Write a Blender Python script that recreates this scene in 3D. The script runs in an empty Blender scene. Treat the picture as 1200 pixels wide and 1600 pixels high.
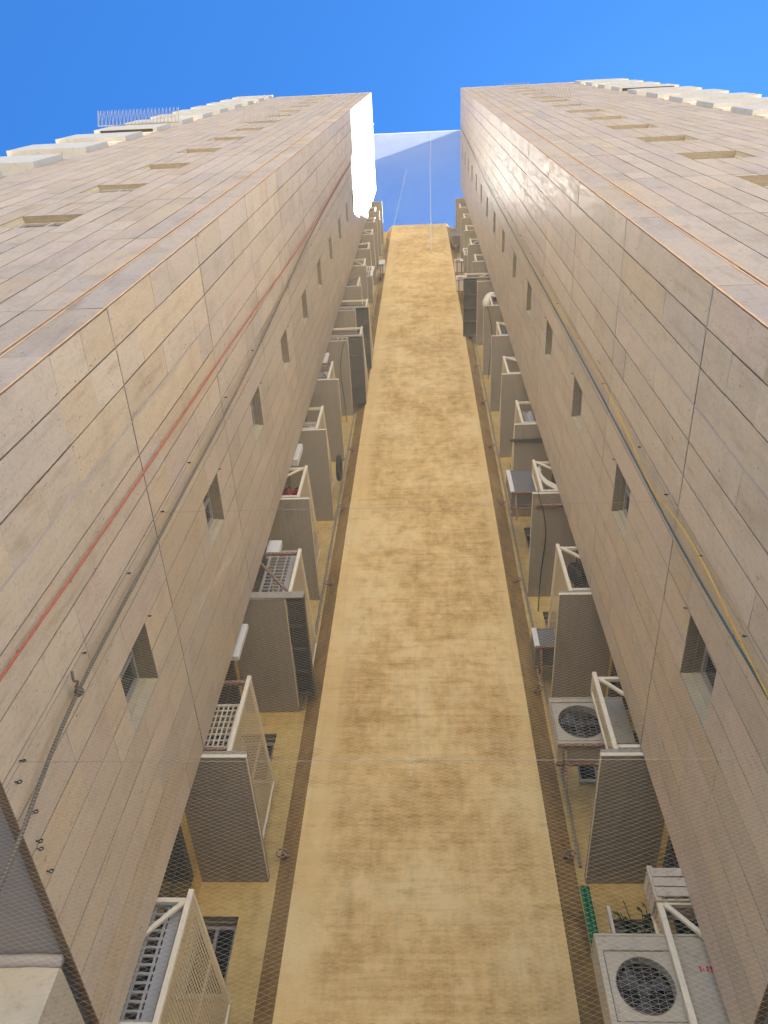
import bpy, bmesh, math, random
import numpy as np
from mathutils import Vector, Matrix
random.seed(7); rng = np.random.default_rng(7)
S = bpy.context.scene
COL = S.collection
R_ = math.radians

# ------------------------------------------------------------------ camera
AX = np.array([[0.99826149, -0.02145311, -0.05489772],
               [0.04593544, 0.86678181, 0.49656744],
               [0.03693143, -0.49822590, 0.86626036]])
cd = bpy.data.cameras.new('camera'); cam = bpy.data.objects.new('camera', cd); COL.objects.link(cam)
cd.sensor_fit = 'VERTICAL'; cd.sensor_height = 36.0; cd.lens = 36 * 1243.16 / 1600
cd.clip_start = 0.05; cd.clip_end = 3000
M = Matrix.Identity(4)
for i in range(3):
    M[i][0] = AX[i, 0]; M[i][1] = -AX[i, 1]; M[i][2] = -AX[i, 2]
cam.matrix_world = M
S.camera = cam

# ------------------------------------------------------------------ light
SUN = Vector((1.0, 0.707, 3.185)).normalized()
w = bpy.data.worlds.new('World'); S.world = w; w.use_nodes = True
nt = w.node_tree; bg = nt.nodes['Background']
sky = nt.nodes.new('ShaderNodeTexSky'); sky.sky_type = 'NISHITA'; sky.sun_disc = False
sky.sun_elevation = math.asin(SUN.z); sky.sun_rotation = math.atan2(SUN.x, SUN.y)
sky.altitude = 300; sky.air_density = 1.0; sky.dust_density = 0.12; sky.ozone_density = 3.0
tn = nt.nodes.new('ShaderNodeMix'); tn.data_type = 'RGBA'; tn.blend_type = 'MULTIPLY'; tn.inputs[0].default_value = 1.0
tn.inputs[7].default_value = (0.215, 0.565, 0.90, 1)          # the deep polarised blue of that sky
nt.links.new(sky.outputs[0], tn.inputs[6]); nt.links.new(tn.outputs[2], bg.inputs[0]); bg.inputs[1].default_value = 0.055
sd = bpy.data.lights.new('sun', 'SUN'); so = bpy.data.objects.new('sun', sd); COL.objects.link(so)
sd.energy = 5.0; sd.angle = R_(0.5); sd.color = (1.0, 0.95, 0.87)
so.rotation_euler = SUN.to_track_quat('Z', 'Y').to_euler(); so.location = (40, 30, 120)
S.view_settings.view_transform = 'Standard'; S.view_settings.look = 'None'
S.view_settings.exposure = 2.46; S.view_settings.gamma = 1.0
S.cycles.max_bounces = 10; S.cycles.diffuse_bounces = 7

# ------------------------------------------------------------------ main numbers (camera eye at the origin)
XL, XR = -2.597, 2.285          # side walls of the two towers
YF, YE = 1.69, 6.715            # front face and back edge of the towers
YB, YP = 8.95, 8.62             # rear wall and its projecting bay
Z0, ZT = 3.25, 49.05            # soffit and roof of the towers
ZG = -1.6                       # street level
FL = 2.99                       # storey height
NY = 3.735                      # plane of the bird net
KXL, KXR = -2.95, 2.66          # kitchen walls behind the towers
XLO, XRO = -9.85, 10.5          # outer ends of the towers
SLAB0 = 3.31                    # underside of the lowest service balcony
NF = 14

# ------------------------------------------------------------------ materials
def nodes(name):
    m = bpy.data.materials.new(name); m.use_nodes = True
    t = m.node_tree; b = t.nodes['Principled BSDF']
    return m, t, b
def N(t, kind, **kw):
    n = t.nodes.new(kind)
    for k, v in kw.items():
        if k in ('loc',): continue
        if hasattr(n, k) and not k.startswith('i_'): setattr(n, k, v)
    return n
def coords(t, scale=(1, 1, 1), out='Object'):
    tc = t.nodes.new('ShaderNodeTexCoord'); mp = t.nodes.new('ShaderNodeMapping')
    mp.inputs['Scale'].default_value = scale
    t.links.new(tc.outputs[out], mp.inputs[0]); return mp.outputs[0]
def noise(t, vec, scale, detail=4, rough=0.55):
    n = t.nodes.new('ShaderNodeTexNoise'); n.inputs['Scale'].default_value = scale
    n.inputs['Detail'].default_value = detail; n.inputs['Roughness'].default_value = rough
    t.links.new(vec, n.inputs['Vector']); return n.outputs['Fac']
def ramp(t, fac, stops):
    r = t.nodes.new('ShaderNodeValToRGB'); e = r.color_ramp.elements
    e[0].position, e[0].color = stops[0][0], (*stops[0][1], 1) if len(stops[0][1]) == 3 else stops[0][1]
    e[1].position, e[1].color = stops[-1][0], (*stops[-1][1], 1)
    for p, c in stops[1:-1]:
        x = e.new(p); x.color = (*c, 1)
    t.links.new(fac, r.inputs[0]); return r.outputs[0]
def mix(t, a, b, fac, kind='MIX'):
    m = t.nodes.new('ShaderNodeMix'); m.data_type = 'RGBA'; m.blend_type = kind
    for s, v in ((6, a), (7, b), (0, fac)):
        if isinstance(v, (int, float)): m.inputs[s].default_value = v
        elif isinstance(v, tuple): m.inputs[s].default_value = (*v, 1) if len(v) == 3 else v
        else: t.links.new(v, m.inputs[s])
    return m.outputs[2]
def bump(t, b, h, strength=0.2, dist=0.01):
    n = t.nodes.new('ShaderNodeBump'); n.inputs['Strength'].default_value = strength; n.inputs['Distance'].default_value = dist
    t.links.new(h, n.inputs['Height']); t.links.new(n.outputs[0], b.inputs['Normal'])
def g(v): return (v, v, v)

def simple(name, col, rough=0.6, metal=0.0, var=0.12, scale=6.0, spec=0.4, dirt=None):
    m, t, b = nodes(name)
    v = coords(t)
    n = noise(t, v, scale, 5, 0.6)
    c = mix(t, tuple(x * (1 - var) for x in col), tuple(min(1, x * (1 + var)) for x in col), n)
    if dirt:
        n2 = ramp(t, noise(t, v, scale * 2.3, 6, 0.7), [(0.52, g(0)), (0.68, g(1))])
        c = mix(t, c, dirt, n2)
    t.links.new(c, b.inputs['Base Color'])
    b.inputs['Roughness'].default_value = rough; b.inputs['Metallic'].default_value = metal
    b.inputs['Specular IOR Level'].default_value = spec
    return m

def stone(name, rough0, rough1, spec, bmp):
    m, t, b = nodes(name)
    at = t.nodes.new('ShaderNodeAttribute'); at.attribute_name = 'tint'
    v = coords(t); vs0 = coords(t, (7, 7, 1.0))
    sh = t.nodes.new('ShaderNodeVectorMath'); sh.operation = 'MULTIPLY_ADD'; t.links.new(at.outputs['Color'], sh.inputs[0]); sh.inputs[1].default_value = (260, 190, 330); t.links.new(vs0, sh.inputs[2]); vs = sh.outputs[0]
    cloud = noise(t, v, 2.2, 6, 0.62)
    streak = noise(t, vs, 1.6, 5, 0.65)
    fine = noise(t, v, 34, 4, 0.7)
    c = mix(t, at.outputs['Color'], (0.86, 0.84, 0.83), 1.0, 'MULTIPLY')
    c = mix(t, c, ramp(t, cloud, [(0.3, (0.86, 0.83, 0.80)), (0.5, (1, 1, 1)), (0.72, (1.0, 0.95, 0.88))]), 0.9, 'MULTIPLY')
    c = mix(t, c, ramp(t, streak, [(0.34, (0.78, 0.755, 0.735)), (0.50, (1, 1, 1)), (0.72, (0.95, 0.92, 0.87))]), 0.7, 'MULTIPLY')
    c = mix(t, c, ramp(t, fine, [(0.34, g(0.72)), (0.46, g(0.97)), (0.7, g(1.03))]), 0.7, 'MULTIPLY')
    # travertine pits, stretched upwards, gathered in patches
    vp = t.nodes.new('ShaderNodeTexVoronoi'); vp.inputs['Scale'].default_value = 1.0
    wob = t.nodes.new('ShaderNodeTexNoise'); wob.inputs['Scale'].default_value = 14; wob.inputs['Detail'].default_value = 3; t.links.new(v, wob.inputs['Vector'])
    wv = t.nodes.new('ShaderNodeVectorMath'); wv.operation = 'MULTIPLY_ADD'; t.links.new(wob.outputs['Color'], wv.inputs[0]); wv.inputs[1].default_value = (1.1, 1.1, 1.1); t.links.new(coords(t, (24, 24, 7.5)), wv.inputs[2])
    t.links.new(wv.outputs[0], vp.inputs['Vector'])
    szn = noise(t, coords(t, (9, 9, 9)), 1.0, 2)
    dsub = t.nodes.new('ShaderNodeMath'); dsub.operation = 'MULTIPLY_ADD'; t.links.new(szn, dsub.inputs[0]); dsub.inputs[1].default_value = 0.55; t.links.new(vp.outputs['Distance'], dsub.inputs[2])
    pit = ramp(t, dsub.outputs[0], [(0.33, g(1)), (0.41, g(0))])
    patch = ramp(t, noise(t, v, 3.1, 3, 0.5), [(0.44, g(0)), (0.58, g(1))])
    pf = mix(t, pit, patch, 1.0, 'MULTIPLY')
    c = mix(t, c, (0.13, 0.10, 0.08), mix(t, pf, g(0.85), 1.0, 'MULTIPLY'))
    t.links.new(c, b.inputs['Base Color'])
    rr = ramp(t, streak, [(0.3, g(rough0)), (0.7, g(rough1))])
    t.links.new(rr, b.inputs['Roughness'])
    b.inputs['Specular IOR Level'].default_value = spec
    bump(t, b, mix(t, mix(t, fine, pf, 0.6, 'SUBTRACT'), streak, 0.3), bmp, 0.006)
    return m

def stucco(name, base, light, dark, grey, margin=False):
    m, t, b = nodes(name)
    v = coords(t); vh = coords(t, (0.85, 0.85, 0.62)); vv = coords(t, (7, 7, 0.35)); vhl = coords(t, (1.1, 1.1, 6)); vs = coords(t, (2.6, 2.6, 1.9)); vx = coords(t, (0.9, 0.9, 11)); vz = coords(t, (13, 13, 0.9))
    a = noise(t, vh, 1.15, 8, 0.68)
    a2 = noise(t, vs, 1.7, 6, 0.65)
    bb = noise(t, vv, 1.3, 4, 0.6)
    d = noise(t, vhl, 0.9, 6, 0.72)
    f = noise(t, v, 55, 4, 0.75)
    brush = mix(t, noise(t, vx, 1.6, 6, 0.75), noise(t, vz, 1.4, 6, 0.75), 0.22)       # trowel and roller strokes both ways
    sa = mix(t, mix(t, a, a2, 0.45), brush, 0.33)
    st = ramp(t, sa, [(0.40, g(1.0)), (0.455, g(0.60)), (0.505, g(0.24)), (0.555, g(0))])
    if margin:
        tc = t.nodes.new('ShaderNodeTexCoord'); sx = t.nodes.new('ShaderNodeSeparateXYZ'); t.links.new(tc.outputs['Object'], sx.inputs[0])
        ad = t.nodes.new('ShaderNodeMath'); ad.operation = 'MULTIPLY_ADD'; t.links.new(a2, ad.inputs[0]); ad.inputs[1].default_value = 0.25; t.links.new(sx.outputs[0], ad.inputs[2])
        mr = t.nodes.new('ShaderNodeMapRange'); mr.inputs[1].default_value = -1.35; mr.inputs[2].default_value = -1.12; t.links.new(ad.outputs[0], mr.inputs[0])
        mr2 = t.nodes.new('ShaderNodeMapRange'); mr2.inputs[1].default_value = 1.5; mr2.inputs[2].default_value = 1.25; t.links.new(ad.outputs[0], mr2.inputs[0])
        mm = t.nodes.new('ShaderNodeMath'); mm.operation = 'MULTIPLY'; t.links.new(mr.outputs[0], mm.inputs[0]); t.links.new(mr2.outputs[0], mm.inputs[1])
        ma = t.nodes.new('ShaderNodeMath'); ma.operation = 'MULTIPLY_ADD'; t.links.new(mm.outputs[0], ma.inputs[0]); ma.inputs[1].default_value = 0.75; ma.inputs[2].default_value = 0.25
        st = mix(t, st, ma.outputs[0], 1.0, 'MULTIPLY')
    c = mix(t, base, light, ramp(t, a, [(0.50, g(0)), (0.64, g(1))]))
    c = mix(t, c, dark, st)
    c = mix(t, c, ramp(t, bb, [(0.3, g(0.88)), (0.5, g(1.0)), (0.75, (1.0, 0.98, 0.94))]), 0.7, 'MULTIPLY')
    c = mix(t, c, ramp(t, d, [(0.33, (0.70, 0.62, 0.52)), (0.41, g(1.0)), (0.7, g(1.0))]), 0.6, 'MULTIPLY')
    c = mix(t, c, grey, ramp(t, noise(t, coords(t, (1, 1, 1.6)), 0.8, 5, 0.6), [(0.55, g(0)), (0.75, g(0.45))]))
    c = mix(t, c, ramp(t, f, [(0.28, g(0.80)), (0.5, g(1.0)), (0.7, g(1.0))]), 0.8, 'MULTIPLY')
    t.links.new(c, b.inputs['Base Color']); b.inputs['Roughness'].default_value = 0.92
    b.inputs['Specular IOR Level'].default_value = 0.15
    bump(t, b, mix(t, f, a, 0.4), 0.35, 0.012)
    return m

M_stone = stone('travertine_cladding', 0.27, 0.62, 0.38, 0.10)
M_stonef = stone('travertine_front_cladding', 0.62, 0.8, 0.2, 0.12)
M_joint = simple('dark_joint', (0.05, 0.038, 0.03), 0.95, var=0.3)  # dark backing seen in the gaps between slabs
M_seal = simple('pale_sealant', (0.46, 0.40, 0.34), 0.7, var=0.25, scale=14)
M_orange = simple('ochre_sealant', (0.56, 0.33, 0.15), 0.7, var=0.25, scale=9)
M_revtop = simple('shaded_reveal_top', (0.225, 0.195, 0.145), 0.8, var=0.3, scale=10, dirt=(0.20, 0.15, 0.09))  # top reveals face down; their shade is put into this brown
M_reveal = simple('reveal_plaster', (0.46, 0.40, 0.27), 0.85, var=0.25, scale=8)
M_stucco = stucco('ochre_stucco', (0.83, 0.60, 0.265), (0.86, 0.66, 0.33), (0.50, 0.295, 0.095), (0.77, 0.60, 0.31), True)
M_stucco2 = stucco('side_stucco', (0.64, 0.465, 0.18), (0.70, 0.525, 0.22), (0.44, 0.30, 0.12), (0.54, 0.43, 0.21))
M_soffit, _t, _b = nodes('grey_soffit_paint')
_n = noise(_t, coords(_t, (26, 0.8, 1)), 1.0, 3, 0.5)
_c = mix(_t, (0.305, 0.272, 0.222), (0.33, 0.298, 0.245), ramp(_t, _n, [(0.35, g(0)), (0.65, g(1))]))
_c = mix(_t, _c, (0.23, 0.195, 0.15), ramp(_t, noise(_t, coords(_t, (3, 1.2, 3)), 1.0, 6, 0.7), [(0.55, g(0)), (0.75, g(0.7))]))
_t.links.new(_c, _b.inputs['Base Color']); _b.inputs['Roughness'].default_value = 0.85
M_plaster = simple('grey_plaster', (0.36, 0.33, 0.31), 0.9, var=0.12, scale=4)
M_conc = simple('pale_concrete', (0.50, 0.44, 0.34), 0.9, var=0.15, scale=5, dirt=(0.40, 0.33, 0.23))
M_white = simple('cream_painted_metal', (0.76, 0.69, 0.53), 0.5, var=0.10, scale=9, dirt=(0.66, 0.56, 0.40))
M_perf = simple('cream_perforated_sheet', (0.62, 0.52, 0.33), 0.6, var=0.10, scale=5)
M_rust = simple('rusty_steel', (0.23, 0.13, 0.08), 0.85, var=0.5, scale=18, dirt=(0.55, 0.47, 0.36))
M_dark = simple('dark_void', (0.035, 0.03, 0.028), 0.8, var=0.2)
M_drip = simple('dirty_brown_edge', (0.20, 0.135, 0.08), 0.9, var=0.3, scale=8)
M_darkmetal = simple('dark_steel', (0.085, 0.085, 0.08), 0.6, var=0.25, scale=7)
M_grey = simple('grey_plastic', (0.40, 0.39, 0.37), 0.55, var=0.1)
M_acw = simple('aircon_enamel', (0.46, 0.41, 0.31), 0.5, var=0.08, scale=5, dirt=(0.37, 0.32, 0.23))
M_acd = simple('dull_grey_enamel', (0.17, 0.165, 0.155), 0.6, var=0.2, scale=7)
M_acw2 = simple('aircon_white_enamel', (0.74, 0.72, 0.66), 0.45, var=0.07, scale=5)
M_wire = simple('grille_wire', (0.20, 0.185, 0.165), 0.5, var=0.1)
M_panel = simple('white_facade_panel', (0.34, 0.34, 0.325), 0.85, var=0.08, scale=3, dirt=(0.29, 0.275, 0.245))
M_glass, _t, _b = nodes('window_glass')
_b.inputs['Base Color'].default_value = (0.03, 0.035, 0.04, 1); _b.inputs['Roughness'].default_value = 0.12
_t.links.new(ramp(_t, noise(_t, coords(_t), 9, 3), [(0.3, (0.02, 0.022, 0.025)), (0.7, (0.05, 0.055, 0.06))]), _b.inputs['Base Color'])
M_frame = simple('window_frame_metal', (0.30, 0.28, 0.26), 0.5, var=0.1)
M_netm, _t, _b = nodes('net_nylon')
_b.inputs['Base Color'].default_value = (0.62, 0.58, 0.48, 1); _b.inputs['Roughness'].default_value = 0.5
_tr = _t.nodes.new('ShaderNodeBsdfTranslucent'); _tr.inputs[0].default_value = (0.84, 0.88, 0.86, 1)
_mx = _t.nodes.new('ShaderNodeMixShader'); _mx.inputs[0].default_value = 0.45
_t.links.new(_b.outputs[0], _mx.inputs[1]); _t.links.new(_tr.outputs[0], _mx.inputs[2]); _t.links.new(_mx.outputs[0], _t.nodes['Material Output'].inputs[0])
M_steel = simple('galvanised_wire', (0.36, 0.33, 0.28), 0.5, metal=0.3, var=0.1)
M_red = simple('red_rope_fibre', (0.40, 0.125, 0.08), 0.85, var=0.2, scale=60)
M_grope = simple('weathered_grey_rope', (0.14, 0.12, 0.09), 0.9, var=0.3, scale=70)
M_blue = simple('blue_rope_fibre', (0.035, 0.10, 0.13), 0.75, var=0.25, scale=60)
M_yel = simple('yellow_cord', (0.72, 0.44, 0.035), 0.7, var=0.3, scale=40)
M_green = simple('green_mesh', (0.018, 0.16, 0.06), 0.7, var=0.3, scale=20)
M_leaf = simple('dark_leaf', (0.035, 0.055, 0.022), 0.6, var=0.5, scale=20)
M_cloth = simple('red_cloth', (0.30, 0.03, 0.04), 0.85, var=0.5, scale=14)
M_wood = simple('grey_crate_board', (0.55, 0.48, 0.38), 0.8, var=0.2, scale=8, dirt=(0.42, 0.34, 0.25))
M_redtxt = simple('red_print', (0.55, 0.06, 0.05), 0.6, var=0.1)
M_hose = simple('white_hose', (0.72, 0.66, 0.54), 0.5, var=0.1)
M_cable = simple('black_cable', (0.02, 0.02, 0.022), 0.6, var=0.2)
M_blk = simple('black_iron', (0.025, 0.022, 0.02), 0.6, var=0.3)
m, t, b = nodes('plaza_paving')
v = coords(t)
br = t.nodes.new('ShaderNodeTexBrick'); br.inputs['Scale'].default_value = 1.6
br.inputs['Color1'].default_value = (0.75, 0.66, 0.53, 1); br.inputs['Color2'].default_value = (0.70, 0.61, 0.49, 1)
br.inputs['Mortar'].default_value = (0.3, 0.26, 0.2, 1); br.inputs['Mortar Size'].default_value = 0.012
t.links.new(v, br.inputs['Vector'])
t.links.new(mix(t, br.outputs['Color'], ramp(t, noise(t, v, 0.4, 6), [(0.3, g(0.8)), (0.7, g(1))]), 1.0, 'MULTIPLY'), b.inputs['Base Color'])
b.inputs['Roughness'].default_value = 0.85
M_pave = m

# ------------------------------------------------------------------ mesh helpers
class MB:
    def __init__(s): s.v = []; s.f = []; s.t = []; s.m = []
    def quad(s, a, b, c, d, tint=None, mi=0):
        n = len(s.v); s.v += [tuple(a), tuple(b), tuple(c), tuple(d)]; s.f.append((n, n+1, n+2, n+3)); s.t.append(tint); s.m.append(mi)
    def tri(s, a, b, c, mi=0):
        n = len(s.v); s.v += [tuple(a), tuple(b), tuple(c)]; s.f.append((n, n+1, n+2)); s.t.append(None); s.m.append(mi)
    def poly(s, pts, mi=0):
        n = len(s.v); s.v += [tuple(p) for p in pts]; s.f.append(tuple(range(n, n+len(pts)))); s.t.append(None); s.m.append(mi)
    def box(s, x0, x1, y0, y1, z0, z1, mi=0):
        x0, x1 = min(x0, x1), max(x0, x1); y0, y1 = min(y0, y1), max(y0, y1); z0, z1 = min(z0, z1), max(z0, z1)
        p = [(x, y, z) for z in (z0, z1) for y in (y0, y1) for x in (x0, x1)]
        for q in ((0,2,3,1), (4,5,7,6), (0,1,5,4), (2,6,7,3), (0,4,6,2), (1,3,7,5)):
            s.quad(*[p[i] for i in q], mi=mi)
    def bar(s, a, b, w, h=None, up=(0, 0, 1), mi=0):
        a, b = Vector(a), Vector(b); h = h or w
        d = (b - a).normalized(); u = Vector(up)
        if abs(d.dot(u)) > 0.98: u = Vector((0, 1, 0))
        x = d.cross(u).normalized(); y = x.cross(d)
        c = [(-w/2, -h/2), (w/2, -h/2), (w/2, h/2), (-w/2, h/2)]
        A = [a + x*i + y*j for i, j in c]; B = [b + x*i + y*j for i, j in c]
        for i in range(4):
            j = (i + 1) % 4; s.quad(A[i], A[j], B[j], B[i], mi=mi)
        s.quad(A[3], A[2], A[1], A[0], mi=mi); s.quad(B[0], B[1], B[2], B[3], mi=mi)
    def tube(s, pts, r, n=6, mi=0, closed=False):
        pts = [Vector(p) for p in pts]; rings = []
        for i, p in enumerate(pts):
            if closed: d = pts[(i+1) % len(pts)] - pts[i-1]
            else: d = pts[min(i+1, len(pts)-1)] - pts[max(i-1, 0)]
            d.normalize(); u = Vector((0.31, 0.2, 0.93)) if abs(d.z) < 0.9 else Vector((0.9, 0.3, 0.1))
            x = d.cross(u).normalized(); y = x.cross(d)
            rr = r[i] if isinstance(r, (list, tuple)) else r
            base = len(s.v); s.v += [tuple(p + (x*math.cos(2*math.pi*k/n) + y*math.sin(2*math.pi*k/n))*rr) for k in range(n)]
            rings.append(base)
        L = len(rings)
        for i in range(L if closed else L - 1):
            A, B = rings[i], rings[(i+1) % L]
            for k in range(n):
                k2 = (k+1) % n; s.f.append((A+k, A+k2, B+k2, B+k)); s.t.append(None); s.m.append(mi)
        if not closed:
            s.f.append(tuple(rings[0]+k for k in range(n))[::-1]); s.t.append(None); s.m.append(mi)
            s.f.append(tuple(rings[-1]+k for k in range(n))); s.t.append(None); s.m.append(mi)
    def build(s, name, mat, parent=None, smooth=False):
        me = bpy.data.meshes.new(name); me.from_pydata(s.v, [], s.f)
        for mm in (mat if isinstance(mat, (list, tuple)) else [mat]): me.materials.append(mm)
        if any(s.m): me.polygons.foreach_set('material_index', s.m)
        if any(t is not None for t in s.t):
            at = me.attributes.new('tint', 'FLOAT_COLOR', 'FACE')
            buf = []
            for t_ in s.t: buf += list(t_ or (0.5, 0.44, 0.36)) + [1.0]
            at.data.foreach_set('color', buf)
        if smooth: me.polygons.foreach_set('use_smooth', [True]*len(s.f))
        me.update()
        o = bpy.data.objects.new(name, me); COL.objects.link(o)
        if parent: o.parent = parent; o.matrix_parent_inverse = pinv(parent)
        return o
def pinv(p):
    return Matrix.Translation(-p.location) if p.type == 'EMPTY' else Matrix.Identity(4)
def thing(name, label, cat, loc=(0, 0, 0), group=None):
    o = bpy.data.objects.new(name, None); COL.objects.link(o); o.location = loc; o.empty_display_size = 0.2
    return tag(o, label, cat, group)
def tag(o, label, cat, group=None):
    o['label'] = label; o['category'] = cat
    if group: o['group'] = group
    return o
def struct(o, kind='structure'): o['kind'] = kind; return o

# ------------------------------------------------------------------ ground
gm = MB(); gm.quad((-400, -400, ZG), (400, -400, ZG), (400, 400, ZG), (-400, 400, ZG))
struct(gm.build('pavement', M_pave))

# ------------------------------------------------------------------ stone cladding
def tint(mul=(1, 1, 1), warm=1.0):
    r = random.random()
    base = np.array((0.615, 0.545, 0.45))
    if r < 0.14*warm: base = np.array((0.62, 0.53, 0.405))
    elif r < 0.14*warm + 0.10: base = np.array((0.585, 0.525, 0.46))
    elif r < 0.14*warm + 0.20: base = np.array((0.62, 0.535, 0.46))
    return tuple(np.minimum(base * np.array(mul) * random.uniform(0.915, 1.05), 0.82))
def clad(mb, back, P, cols, holes, z0, z1, vj=0.0125, mul=(1, 1, 1), warm=lambda z: 1.0, ztone=lambda z: (1, 1, 1), sub=(0.0, 0.6, 1.2, 1.8, 2.4)):
    """slabs on a wall; P(u, z, depth) gives the point, depth > 0 out of the wall"""
    for i in range(len(cols) - 1):
        u0, u1 = cols[i], cols[i+1]
        hs = sorted([(h[2], h[3]) for h in holes if h[0] < (u0+u1)/2 < h[1]])
        cuts = set()
        k = 0
        while True:
            zf = SLAB0 + 0.11 + FL * k
            if zf > z1: break
            for s_ in sub:
                if (s_ == 0.0 and k > 0) or (s_ and random.random() < 0.42):
                    z = zf + s_ + (random.uniform(-0.03, 0.03) if s_ else 0)
                    if z0 + 0.08 < z < z1 - 0.08: cuts.add(round(z, 4))
            k += 1
        floors = [SLAB0 + 0.11 + FL * q for q in range(1, 18)]
        zs = [z0] + sorted(cuts) + [z1]
        for a, b_ in hs:
            zs = [z for z in zs if not (a - 0.12 < z < b_ + 0.12) or z in (z0, z1)] + [a, b_]
            zs.sort()
        for j in range(len(zs) - 1):
            a, c = zs[j], zs[j+1]
            mid = (a + c) / 2
            if any(h0 - 1e-4 < mid < h1 + 1e-4 for h0, h1 in hs): continue
            ga = 0.007 if any(abs(a - f) < 0.02 for f in floors) else 0.0008
            gc = 0.007 if any(abs(c - f) < 0.02 for f in floors) else 0.0008
            e = vj / 2 * random.uniform(0.6, 1.3)
            d = [random.uniform(0, 0.0030) for _ in range(4)]
            dd = random.uniform(0, 0.002)
            uu0, uu1, a2, c2 = u0 + e, u1 - e, a + ga, c - gc
            q = [P(uu0, a2, dd+d[0]), P(uu1, a2, dd+d[1]), P(uu1, c2, dd+d[2]), P(uu0, c2, dd+d[3])]
            qb = [P(uu0, a2, -0.03), P(uu1, a2, -0.03), P(uu1, c2, -0.03), P(uu0, c2, -0.03)]
            tt = tint(tuple(m_*w_ for m_, w_ in zip(mul, ztone(mid))), warm(mid))
            mb.quad(*q, tint=tt)
            for x in range(4):
                y = (x+1) % 4; mb.quad(qb[x], qb[y], q[y], q[x], tint=tuple(v*0.6 for v in tt))
    us = sorted(set([cols[0], cols[-1]] + [h[0] for h in holes] + [h[1] for h in holes]))
    zz = sorted(set([z0, z1] + [h[2] for h in holes] + [h[3] for h in holes]))
    for i in range(len(us)-1):
        for j in range(len(zz)-1):
            um, zm = (us[i]+us[i+1])/2, (zz[j]+zz[j+1])/2
            if any(h[0] < um < h[1] and h[2] < zm < h[3] for h in holes): continue
            back.quad(P(us[i], zz[j], -0.02), P(us[i+1], zz[j], -0.02), P(us[i+1], zz[j+1], -0.02), P(us[i], zz[j+1], -0.02))

def win_frame(P, h, depth, parent, sill=None):
    u0, u1, z0, z1 = h; i_ = 0.022; fw = 0.04
    a0, a1, b0, b1 = u0+i_+0.002, u1-i_-0.002, z0+i_+0.002, z1-i_-0.002
    mb = MB()
    def strip(p, q, r, s_):
        mb.quad(P(p, r, -depth), P(q, r, -depth), P(q, s_, -depth), P(p, s_, -depth))
    strip(a0, a1, b0, b0+fw); strip(a0, a1, b1-fw, b1); strip(a0, a0+fw, b0+fw, b1-fw); strip(a1-fw, a1, b0+fw, b1-fw)
    um = (a0+a1)/2; strip(um-0.02, um+0.02, b0+fw, b1-fw)
    for (p, q) in ((a0+fw, um-0.02), (um+0.02, a1-fw)):
        r, s_ = b0+fw, b1-fw
        for x0, y0, x1, y1 in ((p, r, q, r), (q, r, q, s_), (q, s_, p, s_), (p, s_, p, r)):
            mb.quad(P(x0, y0, -depth), P(x1, y1, -depth), P(x1, y1, -depth-0.03), P(x0, y0, -depth-0.03))
    f = mb.build('window', M_frame, parent)
    pm = MB(); pm.quad(P(a0, b0, -depth-0.028), P(a1, b0, -depth-0.028), P(a1, b1, -depth-0.028), P(a0, b1, -depth-0.028))
    pm.build('pane', M_glass, f)
    rv = MB(); lt = MB(); d1 = depth*0.6
    A = [(u0, z0), (u1, z0), (u1, z1), (u0, z1)]; B = [(u0+i_, z0+i_), (u1-i_, z0+i_), (u1-i_, z1-i_), (u0+i_, z1-i_)]
    for i in range(4):
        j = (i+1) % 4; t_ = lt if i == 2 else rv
        t_.quad(P(*A[i], -0.004), P(*A[i], -d1), P(*A[j], -d1), P(*A[j], -0.004))
        t_.quad(P(*A[i], -d1), P(*A[j], -d1), P(*B[j], -d1), P(*B[i], -d1))
        t_.quad(P(*B[i], -d1), P(*B[i], -depth-0.05), P(*B[j], -depth-0.05), P(*B[j], -d1))
    rv.build('reveal', M_reveal, f); lt.build('reveal_top', M_revtop, f)
    if sill: sill.build('window_sill', M_conc, f)

def ribbon(mb, P, pts, wdt, d=0.006, seed=0):
    rr = random.Random(seed)
    for i in range(len(pts)-1):
        (u0, z0), (u1, z1) = pts[i], pts[i+1]
        L = math.hypot(u1-u0, z1-z0); n = max(1, int(L/0.12)); nx, nz = -(z1-z0)/L, (u1-u0)/L
        prev = None
        for k in range(n+1):
            f = k/n; c = (u0+(u1-u0)*f, z0+(z1-z0)*f); wa = wdt/2*rr.uniform(0.6, 1.25); wb = wdt/2*rr.uniform(0.6, 1.25)
            cur = (P(c[0]+nx*wa, c[1]+nz*wa, d), P(c[0]-nx*wb, c[1]-nz*wb, d))
            if prev: mb.quad(prev[0], prev[1], cur[1], cur[0])
            prev = cur

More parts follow.
